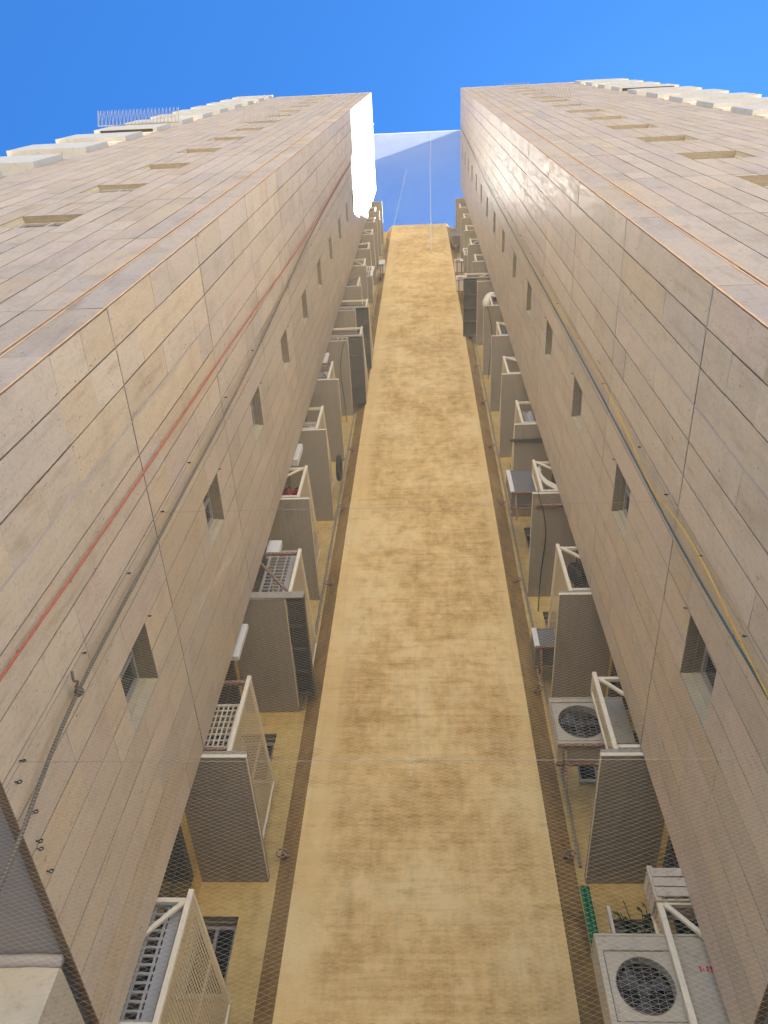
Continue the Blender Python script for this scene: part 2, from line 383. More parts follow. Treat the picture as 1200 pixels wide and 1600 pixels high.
# ------------------------------------------------------------------ the two towers
def tower(side):
    L = side < 0
    X = XL if L else XR; XO = XLO if L else XRO; KX = KXL if L else KXR
    s = -1 if L else 1
    root = thing('apartment_tower',
        'tall stone clad apartment tower on the left with sunlit top of its side wall' if L else
        'tall stone clad apartment tower on the right with glossy reflections on its side wall', 'tower', (X, YF, ZG))
    Ps = lambda u, z, d: (X - s*d, u, z)                       # shaft side wall, outwards is towards the shaft
    Pf = lambda u, z, d: (u, YF - d, z)                        # front wall
    wall = MB(); back = MB()
    cols = [YF] + [1.69 + 0.335*i for i in range(1, 15)] + [YE]
    hz = [(cols[8], cols[10], 4.985 + FL*k, 5.70 + FL*k) for k in range(0, 15) if 5.70 + FL*k < ZT - 0.4]
    clad(wall, back, Ps, cols, hz, Z0, ZT, mul=(1.14, 1.10, 0.995), warm=lambda z: 2.2 if z < 9 else 0.5, ztone=lambda z: (1, 1, 1) if z < 9.4 else ((0.965, 0.97, 0.99) if z < 15.4 else (0.86, 0.875, 0.925)))   # low slabs yellower, partly as bounce light; upper grey weathered ones carry shade in tint
    if L:
        fc = [0, 0.363] + [0.363 + 0.332*i for i in range(1, 6)] + [2.023+0.293*i for i in range(1, 4)]
        hw = (2.023, 2.902); zb, zt = 10.45, 11.36
        pan0 = -8.0
    else:
        fc = [0, 0.385] + [0.385 + 0.35*i for i in range(1, 6)] + [2.135+0.34*i for i in range(1, 4)]
        hw = (2.135, 3.155); zb, zt = 11.25, 12.22
        pan0 = 8.2
    end = abs(pan0 - X)
    u = fc[-1]
    while u + 0.5 < end: u += 0.34; fc.append(u)
    fc.append(end)
    fu = [X + s*c for c in fc]
    fh = []
    for k in range(-2, 13):
        a, c = zb + FL*k, zt + FL*k
        if a > Z0 + 0.3 and c < ZT - 0.3: fh.append((X + s*hw[0], X + s*hw[1], a, c))
    srt = lambda h: (min(h[0], h[1]), max(h[0], h[1]), h[2], h[3])
    fh = [srt(h) for h in fh]
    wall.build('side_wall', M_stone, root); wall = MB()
    clad(wall, back, Pf, sorted(fu), fh, Z0, ZT, vj=0.013, mul=(0.655, 0.648, 0.635))
    wall.build('front_wall', M_stonef, root)
    # backing, roof, soffit, rear and outer faces
    back.quad((X, YE, Z0), (KX, YE, Z0), (KX, YE, ZT), (X, YE, ZT))
    back.quad((X + s*0.02, YF+0.02, ZT-0.01), (XO, YF+0.02, ZT-0.01), (XO, YE, ZT-0.01), (X + s*0.02, YE, ZT-0.01))
    back.quad((XO, YF, ZG), (XO, 12, ZG), (XO, 12, ZT), (XO, YF, ZT))
    back.build('joint_backing', M_joint, root)
    for i, h in enumerate(hz): win_frame(Ps, h, random.choice((0.13, 0.17, 0.20)), root)
    for i, h in enumerate(fh): win_frame(Pf, h, random.choice((0.07, 0.09, 0.12, 0.15)), root)
    # roof coping
    cp = MB(); cp.box(X - s*0.012, XO, YF-0.012, YF+0.25, ZT, ZT+0.05); cp.box(X - s*0.012, X + s*0.25, YF+0.251, YE, ZT, ZT+0.05)
    cp.build('coping', M_seal, root)
    # sealant beads
    sl = MB()
    ribbon(sl, Ps, [(2.695, Z0), (2.695, ZT)], 0.022, seed=3)
    for z in ([6.415, 9.41] if L else [6.415]):
        ribbon(sl, Ps, [(2.0, z+0.004), (6.7, z+0.004)], 0.014, seed=5)
    ribbon(sl, Ps, [(1.70, 6.415), (2.05, 6.41)], 0.03, seed=6)
    sl.build('sealant', M_seal, root)
    so_ = MB()
    du = fu[1]
    for off in (-0.022, 0.022): ribbon(so_, Pf, [(du+off, Z0), (du+off, ZT)], 0.015, seed=int(off*1000)+9)
    ribbon(so_, Pf, [(X + s*0.012, Z0), (X + s*0.012, ZT)], 0.018, seed=8)
    so_.build('corner_sealant', M_orange, root)
    # kitchen wall behind, and ground floor
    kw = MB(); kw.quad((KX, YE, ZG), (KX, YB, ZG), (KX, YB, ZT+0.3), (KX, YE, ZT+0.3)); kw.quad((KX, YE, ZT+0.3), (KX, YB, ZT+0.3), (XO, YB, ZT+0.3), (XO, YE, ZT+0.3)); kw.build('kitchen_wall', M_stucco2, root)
    gx = X + s*0.065
    sf = MB(); sf.quad((X + s*0.062, YF+0.08, Z0+0.012), (XO, YF+0.08, Z0+0.012), (XO, YE, Z0+0.012), (X + s*0.062, YE, Z0+0.012)); sf.build('soffit', M_plaster, root)
    de = MB(); de.box(X + s*0.003, X + s*0.062, YF+0.003, YE-0.003, Z0-0.004, Z0+0.02); de.box(X + s*0.062, XO, YF+0.003, YF+0.08, Z0-0.004, Z0+0.02); de.build('drip_edge', M_drip, root)
    gf = MB(); gf.box(gx, XO - s*0.02, 5.47, YE-0.01, ZG, Z0-0.06); gf.build('ground_floor_wall', M_conc, root)
    bd = MB(); bd.tube([(gx - s*0.005 + s*0.2*i, 5.46, Z0-0.035+0.006*math.sin(i*2.1)) for i in range(36)], 0.045, 8); bd.build('ceiling_bead', M_plaster, root, True)
    # white spandrel panels and glazed bays at the outer end
    pb = 17.6 - FL*5 if L else 16.25 - FL*5
    k = 0
    while True:
        z = pb + FL*k
        if z + 0.2 > ZT: break
        k += 1
        if z < Z0: continue
        zt_ = min(z + 1.55, ZT)
        m_ = MB(); m_.box(pan0, XO - s*0.15 if False else XO + s*0.1, YF-0.13, YF+0.12, z, zt_)
        ps = m_.build('spandrel_panel', M_panel, root)
        bev(ps, 0.02)
        if (L and k in (2, 5, 9)) or (not L and k in (6, 13)):
            sb = MB(); sb.box(pan0 + s*0.12, XO - s*0.1, YF-0.105, YF-0.01, z-0.012, z-0.002); sb.build('recess_shade_strip', M_dark, root)  # dark strip standing in for the shade of a hollow under the panel
        elif (not L and k in (1, 2, 3)):
            sb = MB(); sb.box(pan0 - s*0.02, XO - s*0.1, YF-0.15, YF-0.005, z-0.06, z-0.002); sb.build('shutter_box', M_wood, root)
        if z + FL < ZT:
            wz0, wz1 = zt_, z + FL
            fr = MB()
            for xx in (pan0 + s*0.03, (pan0+XO)/2, XO - s*0.05): fr.box(xx-0.03, xx+0.03, YF+0.10, YF+0.16, wz0, wz1)
            fr.box(pan0, XO, YF+0.10, YF+0.16, wz1-0.06, wz1); fr.box(pan0, pan0 + s*0.02, YF+0.001, YF+0.3, wz0, wz1)
            f = fr.build('bay_window', M_frame, root)
            pn = MB(); pn.quad((pan0, YF+0.17, wz0), (XO, YF+0.17, wz0), (XO, YF+0.17, wz1), (pan0, YF+0.17, wz1)); pn.build('pane', M_glass, f)
            if random.random() < 0.45:
                st = MB(); st.box(pan0 + s*0.06, pan0 + s*random.uniform(0.6, 1.0), YF-0.02, YF+0.08, wz0 + 0.8, wz1 - 0.004); st.build('shutter_box', M_wood, root)
    return root, hz, fh
def bev(o, w_):
    md = o.modifiers.new('bevel', 'BEVEL'); md.width = w_; md.segments = 2; md.limit_method = 'ANGLE'
towerL, hzL, fhL = tower(-1)
towerR, hzR, fhR = tower(1)

# ------------------------------------------------------------------ rear block
rear = thing('rear_wall_block', 'ochre stucco rear wall with projecting bay closing the shaft between the two towers', 'building', (0, YP, ZG))
ZR = 48.75
zones = [(-1.72, YP, 1.44, YP)]
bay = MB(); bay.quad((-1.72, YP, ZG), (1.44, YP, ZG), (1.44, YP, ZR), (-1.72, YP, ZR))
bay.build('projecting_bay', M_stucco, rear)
M_shade = stucco('shaded_stucco', (0.50, 0.325, 0.13), (0.55, 0.37, 0.16), (0.30, 0.195, 0.085), (0.42, 0.32, 0.17))  # darker stucco copy, the splay's side-on shade put into its colour
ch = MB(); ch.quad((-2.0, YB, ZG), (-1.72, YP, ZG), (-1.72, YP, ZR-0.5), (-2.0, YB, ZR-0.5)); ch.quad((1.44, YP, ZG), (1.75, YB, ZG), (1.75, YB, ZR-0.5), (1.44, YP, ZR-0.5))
ch.build('splayed_side', M_shade, rear)
ct = MB(); ct.quad((-2.0, YB, ZR-0.5), (-1.72, YP, ZR-0.5), (-1.72, YP, ZR), (-2.0, YB, ZR)); ct.quad((1.44, YP, ZR-0.5), (1.75, YB, ZR-0.5), (1.75, YB, ZR), (1.44, YP, ZR)); ct.build('parapet_side', M_stucco, rear)
rp = MB(); rp.poly([(-9, YB, ZR), (-2.0, YB, ZR), (-1.72, YP, ZR), (1.44, YP, ZR), (1.75, YB, ZR), (9, YB, ZR), (9, 14, ZR), (-9, 14, ZR)])
rp.quad((-9, 14, ZG), (9, 14, ZG), (9, 14, ZR), (-9, 14, ZR)); rp.build('roof', M_conc, rear)
pb_ = MB(); pb_.box(1.75, 9, YB, 13.9, ZR+0.002, ZT+0.3); pb_.build('added_shadow_box', M_stucco2, rear)  # unseen box added to shape the lower edge of the sun patch
Pr = lambda u, z, d: (u, YB - d, z)
for (a, b_, wa, wb) in ((KXL, -2.0, -2.93, -2.39), (1.75, KXR, 2.06, 2.64)):
    sw = MB()
    holes = [(wa, wb, 4.89 + FL*k, 5.84 + FL*k) for k in range(14)]
    us = [a, wa, wb, b_]; zs = sorted([ZG, ZR] + [z for h in holes for z in h[2:]])
    for i in range(3):
        for j in range(len(zs)-1):
            zm = (zs[j]+zs[j+1])/2
            if i == 1 and any(h[2] < zm < h[3] for h in holes): continue
            sw.quad(Pr(us[i], zs[j], 0), Pr(us[i+1], zs[j], 0), Pr(us[i+1], zs[j+1], 0), Pr(us[i], zs[j+1], 0))
    sw.build('side_wall', M_stucco2, rear)
    for h in holes:
        sl_ = MB(); sl_.box(h[0]-0.03, h[1]+0.06, YB-0.07, YB-0.002, h[2]-0.06, h[2]-0.004)
        win_frame(Pr, h, 0.16, rear, sl_)
# rusty brackets on the splayed sides, one to a storey
for sx, x0, y0 in ((-1, -1.87, 8.79), (1, 1.60, 8.79)):
    for k in range(14):
        z = 6.55 + FL*k
        n = Vector((sx*0.7, -0.7, 0)); c = Vector((x0, y0, z)) + n*0.004
        br_ = MB(); br_.bar(c, c + n*0.10, 0.05, 0.05)
        br_.tube([c + n*0.10 + Vector((0.07*math.cos(a), 0.03*math.sin(a)*0, 0.06*math.sin(a))) for a in np.linspace(0, 5.6, 9)], 0.012, 5)
        br_.build('wall_bracket', M_rust, rear)


# ------------------------------------------------------------------ service balconies
def perf_mesh(name, wy, hz_, pitch=0.046, hole=0.027):
    """perforated sheet in local (0, y, z)"""
    mb = MB(); ny, nz = int((wy-0.10)/pitch), int((hz_-0.10)/pitch)
    y0, z0 = (wy - ny*pitch)/2, (hz_ - nz*pitch)/2
    def q(a, b_, c, d): mb.quad((0, a, c), (0, b_, c), (0, b_, d), (0, a, d))
    q(0, wy, 0, z0); q(0, wy, hz_-z0, hz_); q(0, y0, z0, hz_-z0); q(wy-y0, wy, z0, hz_-z0)
    r = hole/2
    for i in range(ny):
        if abs(i - ny//2) < 1:
            q(y0+i*pitch, y0+(i+1)*pitch, z0, z0+nz*pitch); continue
        for j in range(nz):
            a, c = y0+i*pitch, z0+j*pitch; cy, cz = a+pitch/2, c+pitch/2
            O = [(a, c), (a+pitch, c), (a+pitch, c+pitch), (a, c+pitch)]; I = [(cy-r, cz-r), (cy+r, cz-r), (cy+r, cz+r), (cy-r, cz+r)]
            for x in range(4):
                y = (x+1) % 4
                mb.quad((0, *O[x]), (0, *O[y]), (0, *I[y]), (0, *I[x]))
    me = MB.build(mb, name, M_perf); d = me.data; bpy.data.objects.remove(me); return d
PERF_L = perf_mesh('screen_sheet', 1.86, 1.22); PERF_R = perf_mesh('screen_sheet', 1.80, 1.22); PERF_S = perf_mesh('screen_sheet', 0.26, 1.22)
HS = 1.27
def balcony(side, k, root, brace=1, rail=True, screen='full', platform=None, bars=0, grid=None, frame_mat=None, xscr=None, shift=0.0, pane=True):
    L = side < 0; s = side
    KX = KXL if L else KXR
    xo = -2.10 if L else 1.845
    zs = SLAB0 + FL*k; zt = zs + 0.10
    y0, y1 = 6.745, YB - 0.004
    mb = MB(); mb.box(KX - s*0.002, xo, y0, y1, zs, zt)
    slab = mb.build('service_balcony', M_soffit, root)
    e = MB(); e.box(KX - s*0.05, xo - s*0.012, y0-0.014, y0-0.002, zs-0.01, zs+0.035); e.box(xo - s*0.012, xo - s*0.002, y0-0.002, y1-0.1, zs-0.008, zs+0.02); e.build('edge_trim', M_white, slab)
    if k == NF: return slab
    fm = frame_mat or M_white
    xs = xscr if xscr is not None else ((-2.31 if L else 2.02))
    xb = xs + (0.09 if L else -0.06)
    post = MB(); z_top = zt + HS
    post.bar((xs, y0+0.03, zt-0.02), (xs, y0+0.03, z_top), 0.05, 0.05, up=(0, 1, 0)); post.build('post', M_white, slab)
    d = PERF_L if L else PERF_R; yl = 1.86 if L else 1.80
    if screen == 'short': d = PERF_S; yl = 0.26; xb = xs
    if screen:
        o = bpy.data.objects.new('screen', d); COL.objects.link(o); o.parent = slab; o.matrix_parent_inverse = pinv(slab)
        o.location = (xs, y0+0.056, zt+0.03); o.rotation_euler = (0, 0, math.atan2(-(xb-xs), yl))
        tr = MB(); tr.bar((xs, y0+0.06, z_top-0.012), (xb, y0+0.06+yl, z_top-0.012), 0.035, 0.03); tr.bar((xb, y0+0.06+yl, zt), (xb, y0+0.06+yl, z_top-0.03), 0.035, 0.035, up=(0, 1, 0)); tr.bar((xs, y0+0.06, zt+0.02), (xb, y0+0.06+yl, zt+0.02), 0.03, 0.03)
        tr.build('screen_rim', M_white, slab)
    if rail:
        r = MB(); zr = z_top - 0.11
        r.bar((xs + s*0.03, y0+0.03, zr), (KX - s*0.01, y0+0.03, zr), 0.045, 0.045)
        r.build('top_rail', fm, slab); r = MB()
        r.bar((xs + s*0.03, y0+0.03, zt+0.05), (KX - s*0.01, y0+0.03, zt+0.05), 0.045, 0.045)
        r.build('bottom_rail', fm, slab)
        b2 = MB()
        if brace > 0: b2.bar((xs + s*0.03, y0-0.01, zr-0.03), (KX + s*0.02, y0-0.01, zr-0.75), 0.04, 0.03, up=(0, 1, 0))
        elif brace < 0: b2.bar((xs + s*0.03, y0-0.01, zt+0.08), (KX + s*0.02, y0-0.01, z_top+0.1), 0.035, 0.03, up=(0, 1, 0))
        if brace: b2.build('brace', fm, slab)
        if bars:
            b3 = MB()
            for i in range(bars):
                zz = zt + 0.15 + i*(HS-0.3)/bars
                b3.bar((xs + s*0.03, y0+0.03, zz), (KX, y0+0.03, zz), 0.02, 0.02)
            b3.build('bar', M_darkmetal, slab)
    if platform:
        xa, ya, yb = platform
        pm = MB(); n = 5
        pm.box(xo - s*0.02, xa, ya, min(yb, YP-0.01 if abs(xa) < 1.76 else YB-0.06), zs+0.05, zs+0.10)
        for i in range(n):
            yy = ya + 0.1 + (YP - 0.15 - ya)*i/(n-1); pm.box(xo - s*0.025, xa, yy-0.02, yy+0.02, zs+0.0, zs+0.047)
        pm.box(xa, xa - s*0.05, ya, YP-0.012, zs-0.01, zs+0.12)
        pm.build('platform', M_darkmetal, slab)
        fb = MB(); fb.box(KX, xa - s*0.052, ya-0.02, ya-0.004, zs-0.02, zs+0.13); fb.build('fascia', M_soffit, slab)
    # door to the kitchen and its blind box
    dm = MB(); dm.box(KX - s*0.002, KX - s*0.045, 6.78, 8.45, zt+0.02, zt+2.62)
    dd = dm.build('door', M_darkmetal, slab)
    gl = MB()
    for a, b_ in ((6.84, 7.24), (7.30, 7.78), (7.84, 8.38)): gl.box(KX - s*0.047, KX - s*0.052, a, b_, zt+0.15, zt+2.5)
    gl.build('pane', M_glass, slab)
    return slab

recL = {0: dict(screen='full'), 1: dict(frame_mat=M_rust, brace=0), 2: dict(frame_mat=M_rust, brace=-1, platform=(-1.87, 6.72, 8.55), xscr=-2.05),
        3: dict(), 4: dict(brace=0), 5: dict(), 6: dict(bars=4, brace=0, platform=(-1.74, 6.62, 8.6), xscr=-1.79), 7: dict(bars=2, brace=0, platform=(-1.74, 6.66, 8.6), xscr=-1.79),
        8: dict(), 9: dict(bars=3), 10: dict(), 11: dict(), 12: dict(), 13: dict()}
recR = {0: dict(screen='short'), 1: dict(screen='short'), 2: dict(), 3: dict(screen='short'), 4: dict(brace=0), 5: dict(), 6: dict(),
        7: dict(), 8: dict(bars=3, brace=-1, platform=(1.42, 6.62, 8.6), xscr=1.50), 9: dict(), 10: dict(), 11: dict(), 12: dict(), 13: dict()}
_rr = random.Random(21)
for d_, x_ in ((recL, -2.31), (recR, 2.02)):
    for k in range(5, 14):
        if 'xscr' not in d_[k]:
            d_[k]['xscr'] = x_ + _rr.uniform(-0.09, 0.12); d_[k]['brace'] = _rr.choice((1, 1, 0, -1)); d_[k]['bars'] = _rr.choice((0, 0, 2, 4))
            if _rr.random() < 0.3: d_[k]['screen'] = 'short'
            if _rr.random() < 0.25: d_[k]['frame_mat'] = M_rust
for k in range(NF + 1):
    balcony(-1, k, towerL, **recL.get(k, {}))
    balcony(1, k, towerR, **recR.get(k, {}))

# ------------------------------------------------------------------ air conditioners
def aircon(label, x0, x1, y, z0, z1, depth=0.3, fan=True, mat=None, shelf=True, marks=False, fanx=None, edge=False):
    mat = mat or M_acw
    r = thing('air_conditioner', label, 'air conditioner', ((x0+x1)/2, y, z0), 'air conditioners hung in the shaft')
    w_, h_ = x1-x0, z1-z0
    cx = fanx if fanx is not None else x0 + w_*0.40; cz = (z0+z1)/2 + 0.0; rad = min(0.285*h_ if fanx and z0 < 5 else 0.36*h_, w_*0.30)
    mb = MB()
    # front face with a round hole
    n = 40
    if fan:
        sq = rad + 0.05
        mb.quad((x0, y, z0), (cx-sq, y, z0), (cx-sq, y, z1), (x0, y, z1)); mb.quad((cx+sq, y, z0), (x1, y, z0), (x1, y, z1), (cx+sq, y, z1))
        mb.quad((cx-sq, y, z0), (cx+sq, y, z0), (cx+sq, y, cz-sq), (cx-sq, y, cz-sq)); mb.quad((cx-sq, y, cz+sq), (cx+sq, y, cz+sq), (cx+sq, y, z1), (cx-sq, y, z1))
        e = 0.012
        def sqp(a):
            c_, s_ = math.cos(a), math.sin(a); k_ = sq/max(abs(c_), abs(s_)); return (cx+c_*k_, cz+s_*k_)
        for i in range(n):
            a, b_ = 2*math.pi*i/n + math.pi/4, 2*math.pi*(i+1)/n + math.pi/4
            A, B = sqp(a), sqp(b_); C_, D = (cx+rad*math.cos(b_), cz+rad*math.sin(b_)), (cx+rad*math.cos(a), cz+rad*math.sin(a))
            mb.quad((A[0], y, A[1]), (B[0], y, B[1]), (B[0], y+e, B[1]), (A[0], y+e, A[1]))
            mb.quad((A[0], y+e, A[1]), (B[0], y+e, B[1]), (C_[0], y+e, C_[1]), (D[0], y+e, D[1]))
            mb.quad((D[0], y+e, D[1]), (C_[0], y+e, C_[1]), (C_[0], y+0.1, C_[1]), (D[0], y+0.1, D[1]))
    else:
        mb.quad((x0, y, z0), (x1, y, z0), (x1, y, z1), (x0, y, z1))
    yb = y + depth
    mb.quad((x0, y, z0), (x0, yb, z0), (x1, yb, z0), (x1, y, z0)); mb.quad((x0, y, z1), (x1, y, z1), (x1, yb, z1), (x0, yb, z1))
    mb.quad((x0, y, z0), (x0, y, z1), (x0, yb, z1), (x0, yb, z0)); mb.quad((x1, y, z0), (x1, yb, z0), (x1, yb, z1), (x1, y, z1)); mb.quad((x0, yb, z0), (x0, yb, z1), (x1, yb, z1), (x1, yb, z0))
    mb.build('casing', mat, r)
    lip = MB(); lip.box(x0-0.008, x1+0.008, y-0.008, yb+0.006, z1+0.001, z1+0.022); lip.box(x0-0.006, x0-0.001, y-0.006, y+0.03, z0, z1)
    lip.box(cx+rad+0.07, cx+rad+0.074, y-0.002, y-0.0005, z0+0.02, z1-0.02)
    lip.build('lid', mat, r)
    if edge:
        ed = MB(); ed.box(x0-0.02, x0+0.06, y-0.02, y-0.009, z0-0.02, z1+0.03); ed.build('white_edge', M_acw2, r)
    if fan:
        sq = rad + 0.05; gv = MB()
        for a_, b2, c_, d_ in ((cx-sq-0.008, cx+sq+0.008, cz-sq-0.008, cz-sq), (cx-sq-0.008, cx+sq+0.008, cz+sq, cz+sq+0.008), (cx-sq-0.008, cx-sq, cz-sq, cz+sq), (cx+sq, cx+sq+0.008, cz-sq, cz+sq)):
            gv.box(a_, b2, y-0.003, y-0.0006, c_, d_)
        gv.build('panel_edge', M_acd, r)
    if fan:
        gr = MB()
        for q in np.linspace(-0.93, 0.93, 13):
            hh = rad*math.sqrt(1-q*q); gr.bar((cx-hh, y+0.006, cz+rad*q), (cx+hh, y+0.006, cz+rad*q), 0.003, 0.003)
        gr.tube([(cx+rad*0.995*math.cos(a), y+0.004, cz+rad*0.995*math.sin(a)) for a in np.linspace(0, 2*math.pi, 41)[:-1]], 0.004, 4, closed=True)
        for q in np.linspace(-0.86, 0.86, 7):
            hh = rad*math.sqrt(1-q*q); gr.bar((cx+rad*q, y+0.001, cz-hh), (cx+rad*q, y+0.001, cz+hh), 0.005, 0.005)
        gr.build('fan_grille', M_wire, r)
        fb = MB(); fb.tube([(cx, y+0.05, cz), (cx, y+0.13, cz)], rad*0.22, 14)
        for q in range(3):
            a = q*2*math.pi/3 + 0.5
            P0 = [(cx + rad*f*math.cos(a+da), y+0.07+dy, cz + rad*f*math.sin(a+da)) for f, da, dy in ((0.2, -0.3, 0), (0.92, -0.55, 0.0), (0.94, 0.25, 0.05), (0.2, 0.35, 0.05))]
            fb.quad(*P0)
        fb.build('fan', M_darkmetal, r)
        dk = MB(); dk.quad((cx-rad-0.02, y+0.2, cz-rad-0.02), (cx+rad+0.02, y+0.2, cz-rad-0.02), (cx+rad+0.02, y+0.2, cz+rad+0.02), (cx-rad-0.02, y+0.2, cz+rad+0.02)); dk.build('coil', M_dark, r)
    if shelf:
        br = MB()
        for xx in (x0+0.08, x1-0.08):
            br.box(xx-0.02, xx+0.02, y-0.02, yb+0.12, z0-0.05, z0-0.012); br.bar((xx, y+0.03, z0-0.055), (xx, yb+0.10, z0-0.30), 0.03, 0.03)
        br.box(x0-0.01, x1+0.01, y-0.03, y+0.0, z0-0.05, z0-0.012); br.box(x0-0.01, x1+0.01, yb-0.03, yb, z0-0.05, z0-0.012)
        br.build('bracket', M_rust, r)
    if marks:
        tx = MB()
        for i, wd in enumerate((0.018, 0.006, 0.02, 0.02, 0.006)):
            xx = x0 + w_*0.80 + 0.03*i; tx.box(xx, xx+wd, y-0.002, y-0.0004, z1-0.31, z1-0.26)
        tx.build('logo_print', M_redtxt, r)
    return r
aircon('big cream air conditioner with round fan at the bottom right, behind the lowest cream post', 1.395, 2.42, 6.83, 3.45, 4.295, 0.33, marks=True, fanx=1.735)
aircon('cream air conditioner on rusty brackets one storey above the bottom one on the right', 1.52, 2.45, 7.33, 7.03, 7.81, 0.32, fanx=1.86)
aircon('grey air conditioner on a rusty shelf below the grey soffit at the right rear corner', 1.64, 2.05, 8.1, 9.80, 10.22, 0.4, fan=False, mat=M_acd, edge=True)
aircon('white edged air conditioner jutting into the shaft beside the arched white hose on the right', 1.62, 2.28, 7.4, 13.55, 14.45, 0.35, fan=False, mat=M_acd, edge=True)
aircon('black faced air conditioner inside the fifth cream screen on the left', -2.92, -2.34, 6.98, 15.55, 16.25, 0.3, shelf=False)
aircon('upper of two small white air conditioners near the top of the right side', 1.40, 1.75, 7.8, 35.0, 35.6, 0.45, fan=True, mat=M_acw2)
aircon('lower of two small white air conditioners near the top of the right side', 1.34, 1.72, 7.8, 31.9, 32.6, 0.45, fan=True, mat=M_acw2)
aircon('grey caged air conditioner just under the rear roof on the right', 1.52, 2.02, 8.0, 41.6, 43.6, 0.4, fan=False, mat=M_acd)
aircon('narrow white air conditioner under the top soffit beside the rear wall on the left', -1.98, -1.72, 8.15, 36.6, 37.6, 0.4, fan=False, mat=M_acw2)

# ------------------------------------------------------------------ things kept on the balconies
def lattice(name, label, cat, x0, x1, y, z0, z1, nx, nz, bw, mat, group=None):
    mb = MB(); fw = bw*1.8
    mb.box(x0, x1, y, y+0.03, z0, z0+fw); mb.box(x0, x1, y, y+0.03, z1-fw, z1); mb.box(x0, x0+fw, y+0.001, y+0.029, z0, z1); mb.box(x1-fw*2.5, x1, y+0.001, y+0.029, z0, z1)
    for i in range(1, nx): xx = x0+(x1-x0)*i/nx; mb.box(xx-bw/2, xx+bw/2, y+0.004, y+0.022, z0+fw, z1-fw)
    for j in range(1, nz): zz = z0+(z1-z0)*j/nz; mb.box(x0+fw, x1-fw, y+0.006, y+0.026, zz-bw/2, zz+bw/2)
    return tag(mb.build(name, mat), label, cat, group)
lattice('plastic_lattice', 'tall grey plastic lattice standing behind the lowest brace on the left', 'lattice', -2.90, -2.38, 6.86, 3.47, 4.66, 4, 15, 0.022, M_grey)
lattice('window_grille', 'cream square grid leaning behind the rusty rail, second storey from the bottom on the left', 'grille', -2.92, -2.37, 7.0, 6.62, 7.42, 9, 8, 0.016, M_white)
lattice('window_grille', 'grey slatted grid behind the rusty diagonal bar, third storey on the left', 'grille', -2.60, -2.16, 7.0, 9.75, 11.0, 3, 14, 0.018, M_grey)
lattice('window_grille', 'small white grid behind the dark bars of the wide platform on the left', 'grille', -2.75, -1.95, 7.0, 21.6, 22.5, 6, 3, 0.03, M_white)
lattice('window_grille', 'white slatted stand at the upper wide platform on the left', 'grille', -2.25, -1.80, 6.95, 24.5, 25.5, 7, 2, 0.02, M_white)
lattice('clothes_airer', 'white barred drying frame leaning on a high balcony under the rear roof on the left', 'frame', -2.35, -1.9, 7.2, 30.6, 32.2, 5, 2, 0.02, M_acw2)
lattice('clothes_airer', 'white barred drying frame leaning on a high balcony on the right', 'frame', 1.72, 2.1, 7.2, 33.6, 34.9, 5, 2, 0.02, M_acw2)
bx = MB(); bx.box(-2.90, -2.545, 6.80, 6.87, 8.10, 8.80); o = tag(bx.build('blind_box', M_acw2), 'white blind box poking out past the wall edge, lowest of them on the left', 'box', 'white blind boxes on the left'); bev(o, 0.01)
bx = MB(); bx.box(-2.90, -2.53, 6.80, 6.93, 14.0, 14.75); o = tag(bx.build('blind_box', M_acw2), 'white blind box poking out above the red cloth on the left', 'box', 'white blind boxes on the left'); bev(o, 0.01)
bx = MB(); bx.box(-2.90, -2.54, 6.80, 6.87, 19.6, 20.5); o = tag(bx.build('blind_box', M_acw2), 'white blind box poking out above the round fan on the left', 'box', 'white blind boxes on the left'); bev(o, 0.01)
bx = MB(); bx.box(-2.66, -2.45, 6.95, 7.05, 10.85, 11.25); o = tag(bx.build('meter_box', M_acw2), 'small white box on the upper end of the rusty diagonal bar', 'box'); bev(o, 0.01)
# red cloth heap
cl = MB(); nx_, nz_ = 14, 10
def cp_(i, j): return (-2.94 + 0.52*i/nx_, 7.0 + 0.05*math.sin(i*1.3+j*0.7) + 0.03*math.sin(j*2.1), 12.58 + 0.62*j/nz_ + 0.03*math.sin(i*1.9))
for i in range(nx_):
    for j in range(nz_): cl.quad(cp_(i, j), cp_(i+1, j), cp_(i+1, j+1), cp_(i, j+1))
o = cl.build('red_cloth', M_cloth, smooth=True); md = o.modifiers.new('thick', 'SOLIDIFY'); md.thickness = 0.02
tag(o, 'dark red cloth hanging behind the fourth balcony front on the left', 'cloth')
# crate on the right
cr = thing('slatted_crate', 'greyish slatted crate standing on the railing above the big cream air conditioner', 'crate', (2.15, 6.85, 4.58))
cb = MB()
for zz in (4.60, 4.70, 4.80): cb.box(2.0, 2.6, 6.70, 6.715, zz, zz+0.085)
for zz in (4.60, 4.70, 4.80): cb.box(1.98, 1.995, 6.72, 7.0, zz, zz+0.085)
cb.build('board', M_wood, cr)
cb = MB(); cb.box(1.985, 2.03, 6.716, 6.75, 4.57, 4.92); cb.box(1.996, 2.03, 6.97, 7.0, 4.57, 4.92); cb.box(1.996, 2.6, 6.717, 7.0, 4.565, 4.58); cb.build('crate_frame', M_wood, cr)
# green mesh roll
gmb = MB()
for q in range(2):
    gmb.tube([(1.70+0.055*q, 8.5, 5.2+0.02*i) for i in range(38)], 0.028, 8)
tag(gmb.build('mesh_roll', M_green, smooth=True), 'bright green mesh roll standing upright beside the rear wall on the right', 'mesh roll')
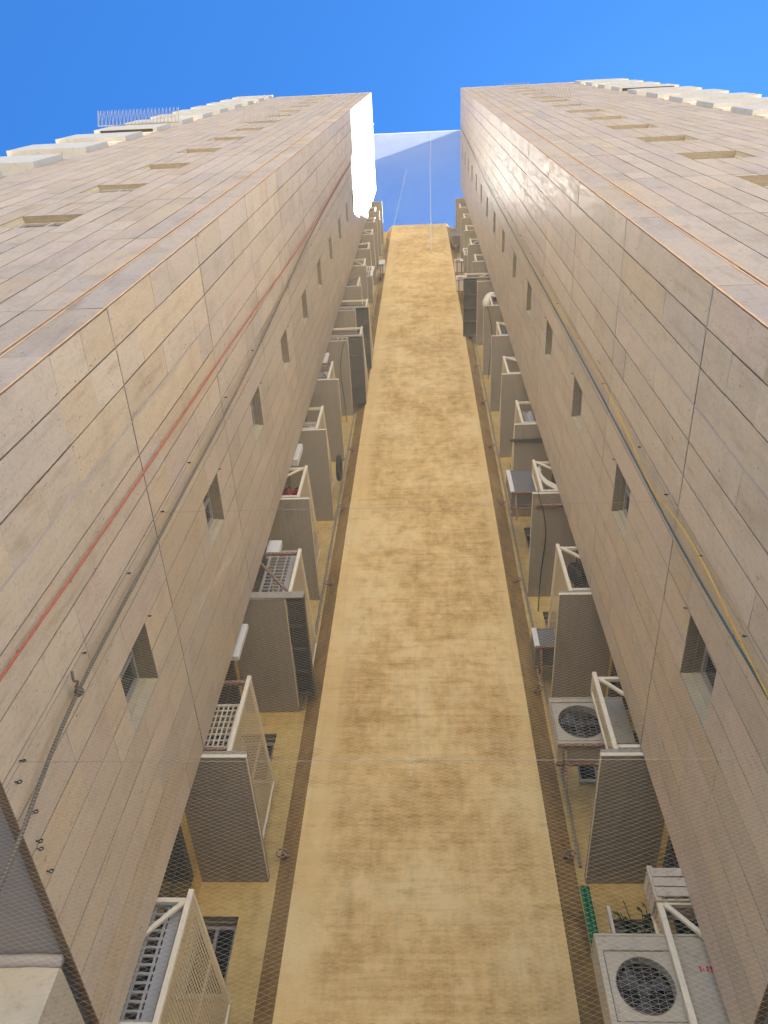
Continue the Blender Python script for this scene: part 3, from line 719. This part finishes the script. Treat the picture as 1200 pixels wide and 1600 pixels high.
# white frame of the plant window and the plant
fr = MB(); fr.box(2.02, 2.055, 8.86, 8.945, 5.0, 5.95); tag(fr.build('window_jamb', M_acw2), 'white upright jamb at the window with the plant', 'jamb')
pl = thing('potted_plant', 'dark leafy plant on the sill above the big cream air conditioner', 'plant', (2.3, 8.86, 5.0))
st = MB(); lf = MB()
for q in range(16):
    a = random.uniform(0, 6.3); L_ = random.uniform(0.45, 0.95); b0 = Vector((2.3+random.uniform(-0.15, 0.15), 8.84, 5.0))
    tip = b0 + Vector((0.22*math.cos(a), -abs(0.10*math.sin(a)), L_)); st.tube([b0, (b0+tip)/2 + Vector((0.02, 0, 0)), tip], 0.006, 5)
    for w_ in range(9):
        c = b0.lerp(tip, 0.35+0.65*random.random()); d = Vector((random.uniform(-1, 1), random.uniform(-1, 0.2), random.uniform(-0.3, 0.9))).normalized()*random.uniform(0.05, 0.1)
        sd_ = d.cross(Vector((0.2, 0.5, 0.8))).normalized()*0.02
        lf.quad(c, c+d*0.5+sd_, c+d, c+d*0.5-sd_)
st.build('stem', M_leaf, pl); lf.build('foliage', M_leaf, pl)
pt = MB(); pt.tube([(2.3, 8.84, 4.93), (2.3, 8.84, 5.03)], [0.07, 0.09], 12); pt.build('pot', M_rust, pl)
# hose arch on right storey 3
hs = MB(); 
for dz in (0, -0.12): hs.tube([(2.09+0.02, 6.80, 13.45+dz), (2.07, 6.8, 13.3+dz), (2.09, 6.8, 13.05+dz), (2.16, 6.8, 12.85+dz), (2.30, 6.8, 12.66+dz), (2.6, 6.82, 12.5+dz)], 0.028, 8)
tag(hs.build('white_hose', M_hose, smooth=True), 'white hose bent in an arch behind a brace on the right', 'hose')
cb = MB()
for q in range(5):
    cb.tube([(2.12+0.05*math.cos(a)*(1+q*0.4)+0.12, 6.85+0.02*q, 10.0+0.14*math.sin(a)*(1+0.3*q)+0.02*q) for a in np.linspace(0, 6.28, 17)[:-1]], 0.012, 5, closed=True)
tag(cb.build('cable_coil', M_cable, smooth=True), 'coil of black cable behind the third brace on the right', 'cable')
# satellite-like white drum on right storey 7
dr = MB(); dr.tube([(2.05, 7.0, 25.9), (2.14, 7.0, 25.7), (2.26, 7.02, 25.6)], [0.02, 0.30, 0.33], 20)
tag(dr.build('satellite_dish', M_acw2, smooth=True), 'white satellite dish on a high balcony under the grey soffit on the right', 'dish')
# rusty strip on a soffit
rs = MB(); rs.box(1.9, 2.6, 6.95, 7.0, 12.24, 12.275); rs.box(1.95, 1.98, 6.9, 6.95, 12.22, 12.275); tag(rs.build('rusty_rail', M_rust), 'rusty bar fixed under the fourth soffit on the right', 'bar')
rs = MB(); rs.box(1.75, 2.6, 7.05, 7.11, 15.22, 15.262); tag(rs.build('dark_pipe', M_darkmetal), 'dark pipe under the fifth soffit on the right', 'pipe')
# black ring wheel at left storey 5
bw_ = MB(); bw_.tube([(-2.02, 8.2+0.25*math.cos(a), 16.4+0.30*math.sin(a)) for a in np.linspace(0, 6.283, 25)[:-1]], 0.05, 8, closed=True)
tag(bw_.build('black_tyre', M_blk, smooth=True), 'black tyre hanging beside a cream screen on the left', 'tyre')

# ------------------------------------------------------------------ racks on the fronts
def rack(label, x0, x1, z, depth, n, big=False, mat=None):
    r = thing('drying_rack', label, 'rack', ((x0+x1)/2, YF, z), 'wire racks on the tower fronts')
    y0 = YF - 0.015 if not big else YF - 0.15
    fr = MB(); fr.bar((x0, y0, z), (x1, y0, z), 0.03, 0.03); fr.bar((x0, y0, z), (x0, y0-depth, z+0.25), 0.016, 0.016); fr.bar((x1, y0, z), (x1, y0-depth, z+0.25), 0.016, 0.016)
    fr.build('frame', M_wire, r)
    wr = MB(); 
    for i in range(n):
        xa = x0+(x1-x0)*i/n; xb = x0+(x1-x0)*(i+0.55)/n; xc = x0+(x1-x0)*(i+1)/n
        wr.tube([(xa, y0, z+0.02), (xb, y0-depth, z+0.28)], 0.007, 4); wr.tube([(xb, y0-depth, z+0.28), (xc, y0, z+0.02)], 0.007, 4)
    if big: 
        for i in range(n): xa = x0+(x1-x0)*i/n; wr.tube([(xa, y0, z+0.1), (xa-0.15, y0-depth, z+0.7)], 0.006, 4)
    wr.build('wire', M_wire, r)
rack('small zigzag wire rack over a window slot on the left tower front', -5.72, -4.53, 28.6, 0.45, 11)
rack('wide tangled wire rack at the outer end of the left tower front', -10.4, -7.75, 28.25, 0.42, 22, True)
rack('slanted wire rack over a window slot on the right tower front', 4.5, 5.75, 34.2, 0.33, 12)
rack('dark wire rack just below the roof of the right tower front', 4.5, 5.75, 47.3, 0.15, 10)

# ------------------------------------------------------------------ bird net, cables, eye bolts
def net():
    DX, DZ = 0.031, 0.0132          # half diamond
    sl = DZ/DX
    z_lo, z_hi = 1.4, 48.6
    V = []; RD = []
    segs = []
    def span(z): return (XL+0.012, XR-0.012)
    seg_len = 0.20
    for sign in (1, -1):
        for rng_x, zz0, zz1 in (((XL+0.012, XR-0.012), Z0-0.03, z_hi), ((XL-1.3, XR+0.9), z_lo, Z0-0.03)):
            xa, xb = rng_x; width = xb - xa
            c0 = zz0 - sl*width if sign > 0 else zz0
            c1 = zz1 if sign > 0 else zz1 + sl*width
            n = int((c1-c0)/(2*DZ))
            c = c0 + np.arange(n)*2*DZ
            c = np.round(c/(2*DZ))*2*DZ + (0.0)
            # line z = c + sign*sl*(x-xa); clip
            if sign > 0:
                t0 = np.clip((zz0-c)/sl, 0, width); t1 = np.clip((zz1-c)/sl, 0, width)
            else:
                t0 = np.clip((c-zz1)/sl, 0, width); t1 = np.clip((c-zz0)/sl, 0, width)
            for ci, a, b_ in zip(c, t0, t1):
                L = b_ - a
                if L < 0.03: continue
                k = max(1, int(round(L/seg_len))); tt = np.linspace(a, b_, k+1)
                x = xa + tt; z = ci + sign*sl*tt
                segs.append(np.stack([x, z], 1))
    return segs
def net_obj():
    segs = net(); P = []; F = []; n = 0
    offs = np.array([[0, -1], [0.87, 0.5], [-0.87, 0.5]])
    for sg in segs:
        x, z = sg[:, 0], sg[:, 1]
        edge = np.minimum(np.clip((x-XL)/0.5, 0, 1), np.clip((XR-x)/0.5, 0, 1)); edge = np.where(z < Z0, 1, edge)
        fade = np.clip(1.25 - z/20, 0.10, 1); edge = edge*fade
        y = NY + edge*(0.03*np.sin(0.9*x+0.55*z) + 0.018*np.sin(2.3*x-1.1*z+1.0))
        zz = z + edge*(0.022*np.sin(1.7*x+0.8*np.sin(z*0.7)) + 0.012*np.sin(3.9*x+1.9*z) + 0.005*np.sin(11*x+2.2*z))
        xx = x + edge*0.006*np.sin(7*z+2*x)
        r = np.where(z < 12, 0.00044, np.where(z < 25, 0.00033, 0.00029))
        m_ = len(x)
        ring = np.empty((m_, 3, 3))
        for q in range(3):
            ring[:, q, 0] = xx; ring[:, q, 1] = y + offs[q, 0]*r; ring[:, q, 2] = zz + offs[q, 1]*r
        P.append(ring.reshape(-1, 3))
        b0 = n + np.arange(m_-1)*3
        for q in range(3):
            q2 = (q+1) % 3
            F.append(np.stack([b0+q, b0+q2, b0+3+q2, b0+3+q], 1))
        n += m_*3
    P = np.concatenate(P); F = np.concatenate(F)
    me = bpy.data.meshes.new('bird_net'); me.vertices.add(len(P)); me.vertices.foreach_set('co', P.ravel())
    me.loops.add(F.size); me.loops.foreach_set('vertex_index', F.ravel().astype(np.int32))
    me.polygons.add(len(F)); me.polygons.foreach_set('loop_start', np.arange(len(F), dtype=np.int32)*4)
    me.materials.append(M_netm); me.update(calc_edges=True)
    o = bpy.data.objects.new('bird_net', me); COL.objects.link(o)
    print('net faces', len(F)); return o
birdnet = tag(net_obj(), 'fine pale bird net stretched upright across the whole shaft between both towers', 'net')
def cable(pts, r, label, name='net_cable', mat=None, cat='cable', group=None):
    mb = MB(); mb.tube(pts, r, 6); return tag(mb.build(name, mat or M_steel, smooth=True), label, cat, group)
def sag(z, n=14, s_=0.004): return [(XL+(XR-XL)*i/n, NY-0.012, z - s_*(1-(2*i/n-1)**2)) for i in range(n+1)]
cable(sag(3.45), 0.0016, 'thin level steel wire holding the net, the lower of the two that cross the shaft')
cable(sag(6.58), 0.0014, 'thin level steel wire holding the net, the upper of the two that cross the shaft')
for nm_, pts_, r_ in (('top_cord', sag(48.6, s_=0.02), 0.012), ('seam_cord', [(0.62, NY-0.01, 48.6), (0.45, NY-0.012, 38), (0.33, NY-0.012, 30), (0.24, NY-0.012, 21.5), (0.2, NY-0.012, 18)], 0.010),
                      ('seam_cord', [(-0.52, NY-0.01, 32.3), (-0.64, NY-0.012, 25), (-0.72, NY-0.012, 20)], 0.007)):
    mb = MB(); mb.tube(pts_, r_, 6); mb.build(nm_, M_netm, birdnet)
for x, nm in ((XL+0.012, 'left'), (XR-0.012, 'right')):
    cable([(x, NY, z) for z in np.linspace(3.25, 48.7, 40)], 0.0022, 'upright steel wire threaded through the eye bolts on the %s tower' % nm)
def eyebolt(x, y, z, s, label, group, r=0.0095):
    mb = MB(); mb.tube([(x, y, z), (x - s*0.02, y, z)], 0.005, 6)
    mb.tube([(x - s*(0.02+r) + s*r*math.cos(a), y + 0.0, z + r*math.sin(a)) for a in np.linspace(0, 6.283, 13)[:-1]], 0.0045, 5, closed=True)
    return tag(mb.build('eye_bolt', M_blk, smooth=True), label, 'eye bolt', group)
for i in range(15):
    z = 3.47 + i*(1.05 if i < 4 else 1.9) + (0 if i < 4 else -3.4)
    eyebolt(XL, NY + 0.01*math.sin(i), z, -1, 'small iron eye bolt in the side wall of the left tower holding the net edge', 'eye bolts on the left tower')
    eyebolt(XR, NY + 0.01*math.sin(i+1), z+0.1, 1, 'small iron eye bolt in the side wall of the right tower holding the net edge', 'eye bolts on the right tower')
for (y, z) in ((3.80, 3.36), (4.12, 3.40), (4.33, 3.34), (4.38, 3.32), (4.62, 3.33)):
    eyebolt(XL, y, z, -1, 'black iron eye bolt in the row just above the lower edge of the left tower', 'eye bolts along the lower edge', 0.013)
for k in range(8):
    eyebolt(XL, 4.36, 5.78+FL*k, -1, 'tiny iron eye bolt above a window slot of the left tower', 'eye bolts above windows left', 0.009)
    eyebolt(XR, 4.36, 5.78+FL*k, 1, 'tiny iron eye bolt above a window slot of the right tower', 'eye bolts above windows right', 0.009)

# ------------------------------------------------------------------ ropes
def smooth_path(pts, n=10):
    pts = [Vector(p) for p in pts]; out = []
    for i in range(len(pts)-1):
        p0, p1, p2, p3 = pts[max(i-1, 0)], pts[i], pts[i+1], pts[min(i+2, len(pts)-1)]
        for k in range(n):
            t_ = k/n; out.append(0.5*((2*p1) + (p2-p0)*t_ + (2*p0-5*p1+4*p2-p3)*t_*t_ + (3*p1-p0-3*p2+p3)*t_**3))
    out.append(pts[-1]); return out
X1 = XL + 0.05
o = cable(smooth_path([(X1, 3.07, 1.5), (X1, 3.09, 3.5), (X1, 3.14, 5.5), (X1, 3.22, 10.97), (X1, 3.38, 18.6), (X1, 3.3, 30), (X1, 3.2, 49.1)]), 0.0095, 'red rope hanging straight down along the left tower side wall', 'red_rope', M_red, 'rope')
X2 = XL + 0.08
rp_ = smooth_path([(X2, 4.12, 2.2), (X2, 4.04, 3.0), (X2, 3.83, 4.2), (X2, 3.81, 6.74), (X2, 3.76, 11.2), (X2, 3.4, 20.7), (X2, 3.3, 35), (X2, 3.25, 49.1)])
gr = MB(); gr.tube(rp_, 0.0145, 7)
gr.tube(smooth_path([(X2, 3.78, 4.18), (X2+0.02, 3.74, 4.20), (X2+0.01, 3.70, 4.17), (X2, 3.64, 4.20)], 5), 0.010, 6)
gr.tube([(X2+0.02*math.sin(a*2), 3.83+0.035*math.cos(a), 4.2+0.035*math.sin(a)) for a in np.linspace(0, 9.5, 26)], 0.011, 6)
gr.tube([(X2+0.02*math.cos(a), 3.83+0.02*math.sin(a), 4.2+0.004*a-0.02) for a in np.linspace(0, 12, 30)], 0.010, 6)
tag(gr.build('knotted_rope', M_grope, smooth=True), 'thick grey rope with a knot hanging along the left tower side wall', 'rope')
X3 = XR - 0.06
cable(smooth_path([(X3, 3.78, 2.0), (X3, 3.8, 4.05), (X3, 3.88, 6.31), (X3, 3.85, 11.4), (X3, 3.87, 29), (X3, 3.66, 38.6), (X3, 3.5, 49.1)]), 0.0105, 'dark blue rope hanging along the right tower side wall', 'blue_rope', M_blue, 'rope')
yp = [(X3-0.02, 3.78, 2.2), (X3-0.02, 3.77, 3.6), (X3-0.02, 3.74, 4.4), (X3-0.02, 3.66, 5.4), (X3-0.02, 3.69, 6.2), (X3-0.02, 3.80, 7.0), (X3-0.02, 3.70, 8.2), (X3-0.02, 3.63, 9.6), (X3-0.02, 3.66, 11.5), (X3-0.02, 3.72, 14), (X3-0.02, 3.78, 18), (X3-0.02, 3.82, 24)]
cable(smooth_path(yp), 0.005, 'thin yellow cord winding beside the dark blue rope', 'yellow_cord', M_yel, 'cord')

# ------------------------------------------------------------------ clutter higher up, one thing at a time
ORD = ['lowest', 'second', 'third', 'fourth', 'fifth', 'sixth', 'seventh', 'eighth', 'ninth', 'tenth', 'eleventh', 'twelfth', 'thirteenth', 'fourteenth']
def cloth(name, x0, x1, y, z0, z1, mat, label):
    mb = MB(); nx, nz = 10, 8
    def p(i, j): return (x0+(x1-x0)*i/nx, y + 0.03*math.sin(i*1.7+x0*5) + 0.012*math.sin(j*1.1), z1-(z1-z0)*j/nz*(1+0.06*math.sin(i*2.3)))
    for i in range(nx):
        for j in range(nz): mb.quad(p(i, j), p(i+1, j), p(i+1, j+1), p(i, j+1))
    o = mb.build(name, mat, smooth=True); md = o.modifiers.new('thick', 'SOLIDIFY'); md.thickness = 0.006
    return tag(o, label, 'cloth')
M_bluec = simple('faded_blue_cloth', (0.12, 0.16, 0.30), 0.85, var=0.3, scale=9)
M_greyc = simple('pale_grey_cloth', (0.42, 0.41, 0.40), 0.85, var=0.2, scale=9)
M_pinkc = simple('dull_pink_cloth', (0.42, 0.20, 0.20), 0.85, var=0.3, scale=9)
for side, k, m_, nm in ((-1, 5, M_greyc, 'pale grey'), (-1, 8, M_bluec, 'faded blue'), (-1, 7, M_pinkc, 'dull pink'), (1, 4, M_greyc, 'pale grey'), (1, 6, M_bluec, 'faded blue'), (1, 7, M_pinkc, 'dull pink'), (1, 10, M_greyc, 'pale grey')):
    z = SLAB0 + FL*k + 0.1
    a, b_ = (-2.85, -2.42) if side < 0 else (2.12, 2.6)
    cloth('hanging_cloth', a, b_, 6.95, z+0.35, z+1.05, m_, '%s cloth behind the rail of the %s balcony on the %s' % (nm, ORD[k], 'left' if side < 0 else 'right'))
for side, k, w_, h_ in ((-1, 5, 0.5, 0.3), (-1, 9, 0.55, 0.5), (-1, 11, 0.5, 0.45), (1, 5, 0.5, 0.4), (1, 9, 0.6, 0.5), (1, 12, 0.5, 0.5)):
    z = SLAB0 + FL*k + 0.1
    x = -2.88 if side < 0 else 2.62 - w_
    aircon('dull boxed air conditioner standing on the %s balcony on the %s' % (ORD[k], 'left' if side < 0 else 'right'), x, x+w_, 7.15, z+0.02, z+0.02+h_, 0.28, mat=random.choice((M_acw, M_acd)), shelf=False)
for side, k, px, pz, y in ((-1, 3, -1.97, 0.9, 8.55), (1, 4, 1.66, 1.2, 8.62), (1, 6, 1.62, 0.7, 8.6)):
    z = SLAB0 + FL*k
    aircon('small cream air conditioner fixed to the rear wall beside the %s balcony on the %s' % (ORD[k], 'left' if side < 0 else 'right'), px-0.16, px+0.2, y-0.35, z+pz, z+pz+0.45, 0.3, fan=False, mat=M_acd) if False else None
# pipes and cables down the rear corners and under the soffits
def pipe(label, pts, r, mat, name='drain_pipe', cat='pipe'):
    mb = MB(); mb.tube(pts, r, 8); return tag(mb.build(name, mat, smooth=True), label, cat)
M_pvc = simple('dirty_grey_pvc', (0.30, 0.26, 0.20), 0.6, var=0.25, scale=6)
pipe('grey drain pipe running down the rear wall on the left beside the splay', [(-2.05, YB-0.05, z) for z in np.linspace(9.3, 44.5, 20)], 0.022, M_pvc)
pipe('grey drain pipe running down the rear wall on the right beside the splay', [(1.81, YB-0.05, z) for z in np.linspace(6.5, 44.5, 20)], 0.020, M_pvc)
for side, k in ((-1, 6), (1, 3), (1, 7)):
    z = SLAB0 + FL*k - 0.012; x0 = -2.2 if side < 0 else 1.95
    pts = smooth_path([(x0, 6.76, z+0.15), (x0 - 0.02*side, 6.73, z-0.25), (x0 + 0.06*side, 7.0, z-0.18), (x0 + 0.15*side, 7.6, z-0.03), (x0 + 0.1*side, 8.4, z-0.06), (x0+0.02*side, 8.9, z-0.5)], 6)
    pipe('loose black cable drooping under the %s soffit on the %s' % (ORD[k], 'left' if side < 0 else 'right'), pts, 0.010, M_cable, 'loose_cable', 'cable')
